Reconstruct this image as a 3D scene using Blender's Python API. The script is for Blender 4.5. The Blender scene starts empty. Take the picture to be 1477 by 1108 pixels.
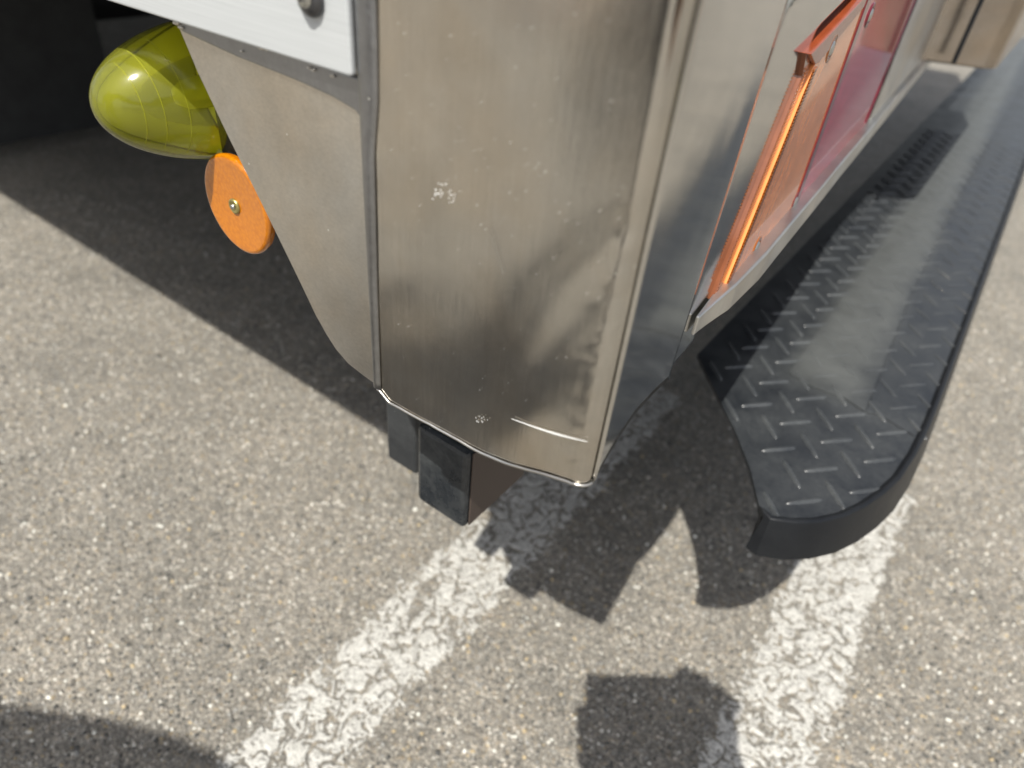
import bpy, bmesh, math, random
import numpy as np
from mathutils import Vector, Matrix, noise

random.seed(7)
S = bpy.context.scene
COL = S.collection
R_ = math.radians

# ------------------------------------------------------------------ camera
PW, PH, FPX = 1477.0, 1108.0, 966.0
CX, CY = PW / 2, PH / 2
H = 1.0
def unit(v):
    v = np.array(v, float); return v / np.linalg.norm(v)
_down = unit([606 - CX, 1809 - CY, FPX])
_up = -_down
_Y = unit(np.array([0, 0, 1.]) - _up * _up[2])
_X = unit(np.cross(_Y, _up))
if _X[0] < 0: _X = -_X
M = np.array([_X, _Y, _up])            # picture axes (right, down, forward) -> world
CAM = np.array([0, 0, H])
def ray(p): return unit(M @ np.array([p[0] - CX, p[1] - CY, FPX]))
def on_z(p, z=0.0):
    r = ray(p); return CAM + r * (z - H) / r[2]
def on_plane(p, P0, n):
    r = ray(p); return CAM + r * ((P0 - CAM) @ n) / (r @ n)

cd = bpy.data.cameras.new('camera'); cam = bpy.data.objects.new('camera', cd); COL.objects.link(cam)
right, down, fwd = M[:, 0], M[:, 1], M[:, 2]
cam.matrix_world = Matrix(((right[0], -down[0], -fwd[0], 0), (right[1], -down[1], -fwd[1], 0),
                           (right[2], -down[2], -fwd[2], H), (0, 0, 0, 1)))
cd.sensor_width = 36; cd.lens = FPX / PW * 36
cd.clip_start = 0.004; cd.clip_end = 500
cd.dof.use_dof = True; cd.dof.focus_distance = 0.47; cd.dof.aperture_fstop = 4.6
S.camera = cam

# ------------------------------------------------------------------ light
sun_dir = ray((880, 993))
sd = bpy.data.lights.new('sun', 'SUN'); sd.energy = 4.6; sd.angle = R_(0.53); sd.color = (1.0, 0.965, 0.885)
sun = bpy.data.objects.new('sun', sd); COL.objects.link(sun)
sun.rotation_euler = Vector(sun_dir).to_track_quat('-Z', 'Y').to_euler(); sun.location = (0, -3, 6)
elev = math.asin(-sun_dir[2]); az = math.atan2(-sun_dir[0], -sun_dir[1])
wd = bpy.data.worlds.new('World'); S.world = wd; wd.use_nodes = True
nt = wd.node_tree; sky = nt.nodes.new('ShaderNodeTexSky'); sky.sky_type = 'NISHITA'; sky.sun_disc = False
sky.sun_elevation = elev; sky.sun_rotation = az
hs = nt.nodes.new('ShaderNodeHueSaturation'); hs.inputs['Saturation'].default_value = .38      # thin bright cloud: a paler sky
nt.links.new(sky.outputs[0], hs.inputs['Color']); nt.links.new(hs.outputs[0], nt.nodes['Background'].inputs[0]); nt.nodes['Background'].inputs[1].default_value = 0.12
sky.dust_density = 2.5
S.view_settings.view_transform = 'Standard'; S.view_settings.look = 'None'
S.view_settings.gamma = 1; S.view_settings.use_curve_mapping = False; S.view_settings.exposure = 0.52

# ------------------------------------------------------------------ truck axes
a = R_(147); L = np.array([math.cos(a), math.sin(a), 0.]); R = np.array([L[1], -L[0], 0.]); N = -L
b = R_(60.5); R2 = np.array([math.cos(b), math.sin(b), 0.]); N2 = np.array([R2[1], -R2[0], 0.])
T = np.array([0.04218, 0.2564, 0.74])
TX = np.array([T[0], T[1], 0.])
def W(l, r, z): q = TX + L * l + R * r; return np.array([q[0], q[1], z])        # side frame
def V(r, o, z): q = TX + R2 * r + N2 * o; return np.array([q[0], q[1], z])      # rear frame
def on_side(p, off=0.0):                 # off: metres towards the truck's inside
    return on_plane(p, T + R * off, R)
def on_rear(p, off=0.0):                 # off: metres outwards
    return on_plane(p, T + N2 * off, N2)

# ------------------------------------------------------------------ materials
def mat(name, base=(.5, .5, .5), rough=.5, metal=0.0, **kw):
    m = bpy.data.materials.new(name); m.use_nodes = True
    p = m.node_tree.nodes['Principled BSDF']
    p.inputs['Base Color'].default_value = (*base, 1); p.inputs['Roughness'].default_value = rough
    p.inputs['Metallic'].default_value = metal
    for k, v in kw.items(): p.inputs[k.replace('_', ' ')].default_value = v
    return m
class G:
    def __init__(s, m): s.m = m; s.t = m.node_tree; s.p = s.t.nodes.get('Principled BSDF')
    def n(s, typ, **kw):
        x = s.t.nodes.new('ShaderNode' + typ)
        for k, v in kw.items():
            if hasattr(x, k): setattr(x, k, v)
            else: x.inputs[k].default_value = v
        return x
    def l(s, a_, b_): s.t.links.new(a_, b_)
    def coord(s, scale=(1, 1, 1), rot=(0, 0, 0)):
        c = s.n('TexCoord'); mp = s.n('Mapping'); mp.inputs['Scale'].default_value = scale; mp.inputs['Rotation'].default_value = rot
        g = s.n('NewGeometry'); s.l(g.outputs['Position'], mp.inputs[0]); return mp.outputs[0]
    def noise(s, vec, scale, detail=4, rough=.6, dist=0):
        x = s.n('TexNoise'); x.inputs['Scale'].default_value = scale; x.inputs['Detail'].default_value = detail
        x.inputs['Roughness'].default_value = rough; x.inputs['Distortion'].default_value = dist
        s.l(vec, x.inputs['Vector']); return x.outputs['Fac']
    def vor(s, vec, scale, out='Color', feat='F1'):
        x = s.n('TexVoronoi'); x.feature = feat; x.inputs['Scale'].default_value = scale
        s.l(vec, x.inputs['Vector']); return x.outputs[out]
    def ramp(s, fac, stops, interp='LINEAR'):
        x = s.n('ValToRGB'); x.color_ramp.interpolation = interp; e = x.color_ramp.elements
        while len(e) < len(stops): e.new(.5)
        for i, (pos, c) in enumerate(stops):
            e[i].position = pos; e[i].color = (*c, 1) if len(c) == 3 else c
        s.l(fac, x.inputs[0]); return x.outputs[0]
    def mix(s, f, a_, b_, blend='MIX'):
        x = s.n('Mix'); x.data_type = 'RGBA'; x.blend_type = blend
        for i, v in ((0, f), (6, a_), (7, b_)):
            if isinstance(v, (int, float)): x.inputs[i].default_value = v
            elif isinstance(v, tuple): x.inputs[i].default_value = (*v, 1)
            else: s.l(v, x.inputs[i])
        return x.outputs[2]
    def math(s, op, a_, b_=0.0):
        x = s.n('Math'); x.operation = op
        for i, v in ((0, a_), (1, b_)):
            if isinstance(v, (int, float)): x.inputs[i].default_value = v
            else: s.l(v, x.inputs[i])
        return x.outputs[0]
    def maprange(s, v, a0, a1, b0, b1):
        x = s.n('MapRange'); s.l(v, x.inputs[0])
        for i, q in enumerate((a0, a1, b0, b1)): x.inputs[i + 1].default_value = q
        return x.outputs[0]
    def bump(s, h, strength, dist=.001, nrm=None):
        x = s.n('Bump'); x.inputs['Strength'].default_value = strength; x.inputs['Distance'].default_value = dist
        s.l(h, x.inputs['Height'])
        if nrm: s.l(nrm, x.inputs['Normal'])
        return x.outputs[0]

g3 = lambda v: (v, v, v)
def asphalt():
    m = mat('asphalt', rough=.8); q = G(m); c = q.coord()
    warp = q.n('TexNoise', Scale=70.0, Detail=2.0); q.l(c, warp.inputs['Vector'])
    wv = q.n('VectorMath'); wv.operation = 'MULTIPLY_ADD'; q.l(warp.outputs['Color'], wv.inputs[0])
    wv.inputs[1].default_value = (.006, .006, .006); q.l(c, wv.inputs[2]); wc = wv.outputs[0]
    # individual chippings of two sizes
    cell = q.vor(wc, 150); sep = q.n('SeparateColor'); q.l(cell, sep.inputs[0])
    cell2 = q.vor(wc, 330); sep2 = q.n('SeparateColor'); q.l(cell2, sep2.inputs[0])
    st1 = q.ramp(sep.outputs[0], [(0, (.095, .092, .088)), (.25, (.16, .15, .14)), (.5, (.235, .215, .19)),
                                  (.72, (.30, .27, .235)), (.86, (.27, .205, .13)), (.93, (.44, .41, .37)), (1, (.66, .63, .59))])
    st2 = q.ramp(sep2.outputs[1], [(0, (.10, .095, .09)), (.4, (.18, .17, .155)), (.8, (.29, .265, .235)), (1, (.48, .46, .43))])
    pick = q.ramp(q.noise(c, 230, 2), [(.42, g3(0)), (.55, g3(1))])
    col = q.mix(pick, st1, st2)
    col = q.mix(.16, col, (.225, .205, .178))
    # dark bitumen showing between chippings
    edge = q.vor(wc, 150, 'Distance'); gap = q.ramp(edge, [(.38, g3(0)), (.75, g3(1))])
    col = q.mix(q.math('MULTIPLY', gap, .38), col, (.09, .083, .075))
    big = q.ramp(q.noise(c, 3.5, 6, .7), [(.28, (.70, .71, .69)), (.5, (.97, .97, .93)), (.72, (1.12, 1.11, 1.06))])
    col = q.mix(1.0, col, big, 'MULTIPLY')
    med = q.ramp(q.noise(c, 42, 3, .6), [(.32, (.90, .90, .90)), (.68, (1.1, 1.1, 1.1))])
    col = q.mix(1.0, col, med, 'MULTIPLY')
    q.l(col, q.p.inputs['Base Color'])
    h = q.math('ADD', q.math('MULTIPLY', q.math('SUBTRACT', 1.0, edge), .7), q.math('MULTIPLY', q.noise(c, 160, 4, .7), 1.0))
    h = q.math('ADD', h, q.math('MULTIPLY', sep.outputs[2], .5))
    q.l(q.bump(h, 1.0, .0030), q.p.inputs['Normal'])
    q.p.inputs['Specular IOR Level'].default_value = .4
    q.l(q.ramp(sep.outputs[1], [(0, g3(.45)), (1, g3(.9))]), q.p.inputs['Roughness'])
    return m
def paint_white():
    m = mat('road_paint', rough=.6); q = G(m); c = q.coord()
    col = q.ramp(q.noise(c, 60, 5, .7), [(.28, (.34, .335, .31)), (.5, (.50, .49, .46)), (.75, (.62, .61, .575))])
    fine = q.ramp(q.noise(c, 420, 3, .7), [(.33, (.62, .61, .59)), (.58, (1.0, 1.0, 1.0))])
    col = q.mix(1.0, col, fine, 'MULTIPLY')
    pits = q.ramp(q.noise(c, 210, 3, .6), [(.40, g3(1)), (.47, g3(0))])
    col = q.mix(q.math('MULTIPLY', pits, .75), col, (.13, .125, .115))
    q.l(col, q.p.inputs['Base Color']); q.l(q.bump(q.noise(c, 260, 4, .7), 1.0, .0018), q.p.inputs['Normal'])
    return m
def steel(name, base, r0, r1, brush=(1300, 1300, 22), wave=.25, spots=True, bs=.15, rot=(0, 0, R_(-147)), tint=True, bc=.92):
    m = mat(name, base, .2, 1.0); q = G(m)
    c = q.coord(); cb = q.coord(brush, rot)
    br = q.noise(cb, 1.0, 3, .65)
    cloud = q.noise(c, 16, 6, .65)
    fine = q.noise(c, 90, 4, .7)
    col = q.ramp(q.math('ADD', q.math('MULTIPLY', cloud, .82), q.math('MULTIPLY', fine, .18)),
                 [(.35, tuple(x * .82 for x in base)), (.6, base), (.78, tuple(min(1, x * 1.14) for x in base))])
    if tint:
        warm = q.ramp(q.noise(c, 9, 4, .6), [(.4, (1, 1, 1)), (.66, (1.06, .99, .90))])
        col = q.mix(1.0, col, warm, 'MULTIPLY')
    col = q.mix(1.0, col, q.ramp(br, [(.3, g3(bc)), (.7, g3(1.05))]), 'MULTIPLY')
    if spots:
        v = q.vor(c, 85, 'Distance'); vc = q.vor(c, 85); sp = q.n('SeparateColor'); q.l(vc, sp.inputs[0])
        dot = q.math('MULTIPLY', q.math('LESS_THAN', v, .055), q.math('GREATER_THAN', sp.outputs[0], .86))
        col = q.mix(dot, col, (.95, .95, .93))
    q.l(col, q.p.inputs['Base Color'])
    rr = q.maprange(q.math('ADD', q.math('MULTIPLY', br, .5), q.math('MULTIPLY', cloud, .5)), .35, .65, r0, r1)
    q.l(rr, q.p.inputs['Roughness'])
    nb = q.bump(q.noise(c, 7, 2, .5), wave, .02)
    nb = q.bump(br, bs, .0004, nb)
    q.l(nb, q.p.inputs['Normal'])
    return m
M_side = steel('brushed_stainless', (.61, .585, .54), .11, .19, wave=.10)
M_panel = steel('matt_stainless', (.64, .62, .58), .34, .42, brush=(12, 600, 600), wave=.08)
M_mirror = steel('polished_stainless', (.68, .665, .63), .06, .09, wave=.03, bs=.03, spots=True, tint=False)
M_lip = steel('worn_stainless', (.62, .62, .61), .28, .42, wave=.1, spots=False)
M_dark = steel('dark_steel', (.34, .34, .345), .3, .45, brush=(300, 300, 300), wave=.1, bs=.3, tint=False)
M_box = steel('brown_stainless', (.42, .37, .32), .15, .25, wave=.3)
M_plate = mat('painted_aluminium', (.60, .62, .63), .42, .25)
q = G(M_plate); c = q.coord((14, 14, 700)); br = q.noise(c, 1.0, 3, .6)
q.l(q.ramp(br, [(.3, (.49, .51, .52)), (.7, (.55, .57, .58))]), q.p.inputs['Base Color']); q.l(q.bump(br, .12, .0004), q.p.inputs['Normal'])
M_screw = mat('zinc_screw', (.55, .55, .52), .3, 1.0)
M_seam = mat('dirty_seam', (.20, .17, .14), .6, .3)
M_gun = mat('dark_washer', (.10, .10, .105), .3, .7)
M_flake = mat('chipped_metal', (.8, .8, .78), .35, .2)
M_asph = asphalt(); M_paint = paint_white()

def rubber(name, base, r0, r1, dust=.10, sheen=0.0):
    m = mat(name, base, .4); q = G(m); c = q.coord()
    d = q.noise(c, 14, 5, .7); f = q.noise(c, 260, 3, .7)
    k = q.ramp(q.math('MULTIPLY', d, q.math('ADD', f, .5)), [(.35, g3(0)), (.9, g3(1))])
    col = q.mix(q.math('MULTIPLY', k, dust * 4), base, (.10, .105, .105))
    if sheen:                                   # pale band painted in for the sky and body reflection
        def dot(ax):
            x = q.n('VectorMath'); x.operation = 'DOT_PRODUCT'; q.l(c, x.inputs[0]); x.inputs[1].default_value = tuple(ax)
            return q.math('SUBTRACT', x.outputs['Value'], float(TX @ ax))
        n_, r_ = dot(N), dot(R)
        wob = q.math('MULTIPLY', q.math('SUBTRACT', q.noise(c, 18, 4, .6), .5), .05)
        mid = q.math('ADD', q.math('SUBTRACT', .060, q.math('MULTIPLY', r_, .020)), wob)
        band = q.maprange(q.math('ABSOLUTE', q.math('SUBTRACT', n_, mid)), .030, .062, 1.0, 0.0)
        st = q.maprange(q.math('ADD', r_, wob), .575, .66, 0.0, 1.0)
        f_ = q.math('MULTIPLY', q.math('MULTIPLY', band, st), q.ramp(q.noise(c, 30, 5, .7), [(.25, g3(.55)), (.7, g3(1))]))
        col = q.mix(q.math('MULTIPLY', f_, sheen), col, (.105, .11, .105))
    q.l(col, q.p.inputs['Base Color'])
    q.l(q.maprange(d, .3, .7, r0, r1), q.p.inputs['Roughness'])
    q.l(q.bump(f, .25, .0006), q.p.inputs['Normal'])
    return m
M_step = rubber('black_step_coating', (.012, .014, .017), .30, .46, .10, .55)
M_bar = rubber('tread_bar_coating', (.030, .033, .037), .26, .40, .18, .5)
M_strip = rubber('sheen_grip_film', (.018, .020, .022), .30, .44, .12, .62)
M_black = rubber('black_plastic', (.006, .007, .009), .35, .5, .02)
M_black.node_tree.nodes['Principled BSDF'].inputs['Specular IOR Level'].default_value = .3
M_tyre = rubber('tyre_rubber', (.018, .018, .019), .6, .8)
M_under = mat('underbody_paint', (.012, .012, .013), .7)
M_bodyp = mat('white_body_paint', (.7, .71, .72), .35)
M_brown = mat('rusty_bracket', (.075, .055, .045), .6, .2)

def lens(name, colour, rough=.12, ribs=None, bumpd=.0006, trans=0.0):
    m = mat(name, colour, rough); q = G(m); c = q.coord()
    q.p.inputs['Coat Weight'].default_value = .55; q.p.inputs['Coat Roughness'].default_value = .03; q.p.inputs['Coat IOR'].default_value = 1.6
    col = q.ramp(q.noise(c, 60, 3), [(.3, tuple(x * .8 for x in colour)), (.7, tuple(min(1, x * 1.12) for x in colour))])
    q.l(col, q.p.inputs['Base Color'])
    return m
M_amber = lens('amber_lens', (.88, .30, .09), .10)
M_ambd = lens('amber_border_shaded', (.26, .055, .02), .2)
M_amber2 = lens('amber_rib', (.25, .065, .002), .12)
M_red = lens('red_lens', (.58, .012, .055), .08)
M_orange = lens('orange_reflector', (.60, .185, .001), .22)
def clear(name, colour, k_diff, gloss=.06, tint=(1, 1, 1)):
    m = bpy.data.materials.new(name); m.use_nodes = True; t = m.node_tree; t.nodes.clear(); q = G(m)
    out = q.n('OutputMaterial'); tr = q.n('BsdfTransparent'); tr.inputs[0].default_value = (*colour, 1)
    tl = q.n('BsdfTranslucent'); tl.inputs[0].default_value = (*tint, 1)
    df = q.n('BsdfDiffuse'); df.inputs[0].default_value = (*tint, 1)
    gl = q.n('BsdfGlossy'); gl.inputs['Roughness'].default_value = gloss
    fr = q.n('Fresnel'); fr.inputs[0].default_value = 1.5
    m0 = q.n('MixShader'); m0.inputs[0].default_value = .5; q.l(tl.outputs[0], m0.inputs[1]); q.l(df.outputs[0], m0.inputs[2])
    m1 = q.n('MixShader'); m1.inputs[0].default_value = k_diff; q.l(tr.outputs[0], m1.inputs[1]); q.l(m0.outputs[0], m1.inputs[2])
    m2 = q.n('MixShader'); q.l(q.math('MULTIPLY', fr.outputs[0], 1.0), m2.inputs[0]); q.l(m1.outputs[0], m2.inputs[1]); q.l(gl.outputs[0], m2.inputs[2])
    q.l(m2.outputs[0], out.inputs[0])
    return m
M_lime = clear('lime_acrylic', (.95, .95, .26), .21, .11, (.92, .94, .12))
M_ring = clear('lime_ridge', (.9, .9, .1), .55, .08, (.85, .85, .06))

# ------------------------------------------------------------------ object helpers
WL = {}
def link(me, name, material, parent=None, smooth=False, bevel=0, props=None):
    n_ = len(me.vertices); co = np.empty(n_ * 3); me.vertices.foreach_get('co', co); co = co.reshape(-1, 3)
    c = (co.min(0) + co.max(0)) / 2
    me.vertices.foreach_set('co', (co - c).ravel()); me.update()
    o = bpy.data.objects.new(name, me); COL.objects.link(o)
    if material:
        for mm in (material if isinstance(material, (list, tuple)) else [material]): me.materials.append(mm)
    base = WL[parent.name] if parent else np.zeros(3)
    o.location = Vector(c - base); WL[o.name] = c
    if parent: o.parent = parent
    if smooth: me.shade_smooth()
    if bevel:
        md = o.modifiers.new('bevel', 'BEVEL'); md.width = bevel; md.segments = 2; md.limit_method = 'ANGLE'; md.angle_limit = R_(35)
        if smooth: pass
    return o
def tag(o, label=None, cat=None, kind=None, group=None):
    for k, v in (('label', label), ('category', cat), ('kind', kind), ('group', group)):
        if v: o[k] = v
    return o
def empty(name, loc):
    o = bpy.data.objects.new(name, None); COL.objects.link(o); o.location = Vector(loc); WL[o.name] = np.array(loc, float); o.empty_display_size = .1
    return o
def mesh(verts, faces, name='m'):
    me = bpy.data.meshes.new(name); me.from_pydata([tuple(map(float, v)) for v in verts], [], faces); me.update(); return me
def slab(outline, vec, name, material, parent=None, bevel=.0008, **kw):
    """polygon outline (world points) given thickness along vec"""
    n_ = len(outline); vec = np.array(vec, float)
    v = [np.array(p) for p in outline] + [np.array(p) + vec for p in outline]
    f = [tuple(range(n_)), tuple(range(2 * n_ - 1, n_ - 1, -1))] + [(i, i + n_, (i + 1) % n_ + n_, (i + 1) % n_) for i in range(n_)]
    me = mesh(v, f); bm = bmesh.new(); bm.from_mesh(me); bmesh.ops.recalc_face_normals(bm, faces=bm.faces); bm.to_mesh(me); bm.free()
    return link(me, name, material, parent, bevel=bevel, **kw)
def boxm(f0, a0, a1, b0, b1, c0, c1):
    v = [f0(x, y, z) for x in (a0, a1) for y in (b0, b1) for z in (c0, c1)]
    f = [(0, 1, 3, 2), (4, 6, 7, 5), (0, 4, 5, 1), (2, 3, 7, 6), (0, 2, 6, 4), (1, 5, 7, 3)]
    me = mesh(v, f); bm = bmesh.new(); bm.from_mesh(me); bmesh.ops.recalc_face_normals(bm, faces=bm.faces); bm.to_mesh(me); bm.free()
    return me
def lathe(profile, origin, axis, seg=48, cap=False):
    """profile: (distance along axis, radius)"""
    ax = unit(axis); u = unit(np.cross(ax, [0, 0, 1.]) if abs(ax[2]) < .9 else np.cross(ax, [1., 0, 0])); w = np.cross(ax, u)
    v = []; f = []
    for (d, r) in profile:
        for k in range(seg):
            t = 2 * math.pi * k / seg; v.append(origin + ax * d + u * (r * math.cos(t)) + w * (r * math.sin(t)))
    for i in range(len(profile) - 1):
        for k in range(seg):
            f.append((i * seg + k, i * seg + (k + 1) % seg, (i + 1) * seg + (k + 1) % seg, (i + 1) * seg + k))
    me = mesh(v, f)
    bm = bmesh.new(); bm.from_mesh(me); bmesh.ops.remove_doubles(bm, verts=bm.verts, dist=1e-5)
    bmesh.ops.recalc_face_normals(bm, faces=bm.faces); bm.to_mesh(me); bm.free()
    return me
def tube(points, r, seg=8, closed=False):
    pts = [np.array(p, float) for p in points]; v = []; f = []; n_ = len(pts)
    rr = r if hasattr(r, '__len__') else [r] * n_
    for i, p in enumerate(pts):
        if closed: t = unit(pts[(i + 1) % n_] - pts[i - 1])
        else: t = unit(pts[min(i + 1, n_ - 1)] - pts[max(i - 1, 0)])
        u = unit(np.cross(t, [0.1, 0.2, 1.])); w = np.cross(t, u)
        for k in range(seg):
            q = 2 * math.pi * k / seg; v.append(p + (u * math.cos(q) + w * math.sin(q)) * rr[i])
    for i in range(n_ if closed else n_ - 1):
        j = (i + 1) % n_
        for k in range(seg): f.append((i * seg + k, i * seg + (k + 1) % seg, j * seg + (k + 1) % seg, j * seg + k))
    if not closed: f += [tuple(range(seg))[::-1], tuple(range((n_ - 1) * seg, n_ * seg))]
    return mesh(v, f)
def smoothstep(x, a_, b_):
    t = min(1, max(0, (x - a_) / (b_ - a_))); return t * t * (3 - 2 * t)

# ------------------------------------------------------------------ ground and markings
v = []; f = []; nn = 41
xs = [-60 * math.copysign(abs(t) ** 2.2, t) for t in np.linspace(1, -1, nn)]
for y in xs:
    for x in xs: v.append((x, y, 0))
for j in range(nn - 1):
    for i in range(nn - 1): f.append((j * nn + i, j * nn + i + 1, (j + 1) * nn + i + 1, (j + 1) * nn + i))
ground = link(mesh(v, f), 'ground', M_asph); tag(ground, kind='structure')

def paint_line(c0, width, t0, t1, seed, step=.0016):
    """worn thermoplastic: lumps of paint standing on the chippings, bare asphalt in the cracks between"""
    nu = int(width * 1.25 / step); nv = int((t1 - t0) / step)
    d = R; nrm = N
    cache = {}; verts = []; faces = []; idx = {}
    hgt = np.zeros((nv + 1, nu + 1)); mask = np.zeros((nv + 1, nu + 1), bool)
    for j in range(nv + 1):
        t = t0 + j * step
        for i in range(nu + 1):
            u = (i / nu - .5) * width * 1.25
            x = c0[0] + d[0] * t + nrm[0] * u; y = c0[1] + d[1] * t + nrm[1] * u
            p = Vector((x * 52, y * 52, seed))
            wx = noise.noise(p * .9 + Vector((5, 0, 0))) * .9; wy = noise.noise(p * .9 + Vector((0, 9, 0))) * .9
            q = Vector((p.x + wx, p.y + wy, seed))
            n3 = noise.noise(q * 4.1); n2 = noise.noise(q * 1.9)
            dd_, _pp = noise.voronoi(q * .62)
            crack = (dd_[1] - dd_[0]) * .9 - .034 + n2 * .11 + n3 * .08
            n4 = noise.noise(q * 8.3)
            pit = .50 + noise.noise(q * .33) * .36 + n2 * .42 + n3 * .60 + n4 * .62
            crack += n4 * .05
            k = min(crack, pit)
            edge = (width / 2 - abs(u)) / .010
            k = min(k, edge * .16 + noise.noise(q * 1.1) * .28 + n3 * .25 + n4 * .15)
            if k > 0:
                mask[j, i] = True; hgt[j, i] = .0008 + min(.0018, k * .012) + n3 * .0009 + n4 * .0007
    for j in range(nv):
        for i in range(nu):
            if mask[j, i] and mask[j + 1, i] and mask[j, i + 1] and mask[j + 1, i + 1]:
                q4 = []
                for (jj, ii) in ((j, i), (j, i + 1), (j + 1, i + 1), (j + 1, i)):
                    if (jj, ii) not in idx:
                        idx[jj, ii] = len(verts); t = t0 + jj * step; u = (ii / nu - .5) * width * 1.25
                        verts.append((c0[0] + d[0] * t + nrm[0] * u, c0[1] + d[1] * t + nrm[1] * u, hgt[jj, ii]))
                    q4.append(idx[jj, ii])
                faces.append(tuple(q4))
    me = mesh(verts, faces)
    bm = bmesh.new(); bm.from_mesh(me)                       # give the lumps a side wall down to the asphalt
    be = [e for e in bm.edges if e.is_boundary]
    ex = bmesh.ops.extrude_edge_only(bm, edges=be)
    for vv in [x for x in ex['geom'] if isinstance(x, bmesh.types.BMVert)]: vv.co.z = -.0005
    bmesh.ops.recalc_face_normals(bm, faces=bm.faces)
    bm.to_mesh(me); bm.free()
    o = link(me, 'parking_line', M_paint, smooth=True); tag(o, kind='structure'); return o
def chippings(count, seed):
    """loose-looking aggregate standing out of the worn surface, near the camera"""
    rg = np.random.default_rng(seed)
    y = .22 + 1.9 * rg.random(count) ** 1.35; x = (rg.random(count) * 2 - 1) * (.55 + y * .85) + .05
    lines = [(on_z((405, 1100)), .075), (on_z((1094, 1100)), .078)]
    keep = np.ones(count, bool)
    for c0, hw in lines: keep &= np.abs((x - c0[0]) * N[0] + (y - c0[1]) * N[1]) > hw
    x, y = x[keep], y[keep]; n_ = len(x)
    r = .0014 + .0026 * rg.random(n_) ** 2.0 + (rg.random(n_) > .985) * .0016
    a0_ = rg.random(n_) * 6.283; el = .65 + .35 * rg.random(n_); h = r * (.5 + .7 * rg.random(n_))
    K_ = 6; vs_ = np.zeros((n_, 2 * K_ + 1, 3))
    for k in range(K_):
        an = a0_ + k * 2 * math.pi / K_; jit = .75 + .4 * rg.random(n_); jit2 = .45 + .3 * rg.random(n_)
        cx_, sx_ = np.cos(an), np.sin(an) * el
        vs_[:, k] = np.stack([x + cx_ * r * jit, y + sx_ * r * jit, np.full(n_, -.0004)], 1)
        vs_[:, K_ + k] = np.stack([x + cx_ * r * jit2, y + sx_ * r * jit2, h * (.7 + .3 * rg.random(n_))], 1)
    vs_[:, 2 * K_] = np.stack([x, y, h * 1.08], 1)
    tri = []
    for k in range(K_):
        k2 = (k + 1) % K_; tri += [(k, k2, K_ + k2), (k, K_ + k2, K_ + k), (K_ + k, K_ + k2, 2 * K_)]
    tri = np.array(tri); F = (tri[None] + (np.arange(n_) * (2 * K_ + 1))[:, None, None]).reshape(-1, 3)
    me = bpy.data.meshes.new('m'); me.vertices.add(n_ * (2 * K_ + 1)); me.vertices.foreach_set('co', vs_.ravel())
    me.loops.add(F.size); me.loops.foreach_set('vertex_index', F.ravel().astype(np.int32))
    me.polygons.add(len(F)); me.polygons.foreach_set('loop_start', (np.arange(len(F)) * 3).astype(np.int32)); me.update(calc_edges=True)
    pal = np.array([(.065, .064, .062), (.125, .118, .11), (.22, .20, .18), (.27, .245, .215), (.33, .30, .27), (.24, .235, .23), (.34, .27, .17), (.45, .43, .40), (.55, .54, .51)])
    pw = np.array([.17, .19, .17, .14, .10, .08, .045, .07, .035]); ci = rg.choice(len(pal), n_, p=pw / pw.sum())
    colr = pal[ci] * (.7 + .6 * rg.random((n_, 1)))
    at = me.attributes.new('stone', 'FLOAT_COLOR', 'POINT')
    at.data.foreach_set('color', np.repeat(np.concatenate([colr, np.ones((n_, 1))], 1), 2 * K_ + 1, axis=0).ravel().astype(np.float32))
    m = mat('stone_chippings', rough=.6); q = G(m); an_ = q.n('Attribute'); an_.attribute_name = 'stone'
    c = q.coord(); col = q.mix(1.0, an_.outputs['Color'], q.ramp(q.noise(c, 700, 3), [(.3, g3(.75)), (.7, g3(1.2))]), 'MULTIPLY')
    col = q.mix(1.0, col, q.ramp(q.noise(c, 3.5, 6, .7), [(.28, (.74, .75, .73)), (.5, (.99, .99, .95)), (.72, (1.1, 1.09, 1.05))]), 'MULTIPLY')
    q.l(col, q.p.inputs['Base Color'])
    q.l(q.bump(q.noise(c, 600, 3), .5, .0005), q.p.inputs['Normal'])
    o = link(me, 'stone_chippings', m); tag(o, 'beige, grey and ochre chippings standing out of the worn asphalt', 'gravel', 'stuff'); return o
chippings(72000, 5)
g1 = (on_z((308, 1100)) + on_z((503, 1100))) / 2
paint_line(g1, .142, -.10, 1.15, 1.3)
g2 = (on_z((1002, 1100)) + on_z((1186, 1100))) / 2
paint_line(g2, .146, -.08, .75, 7.7)

# ------------------------------------------------------------------ truck
truck = empty('truck', W(1.5, .6, 0))
tag(truck, 'stainless cornered truck with lime marker lamp, tail lamps and black tread step', 'truck')

bumper = link(boxm(lambda r, o, z: V(r, o, z), .03, 1.90, -.024, -.014, .770, 1.02), 'bumper', M_under, truck)   # inner bar
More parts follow.
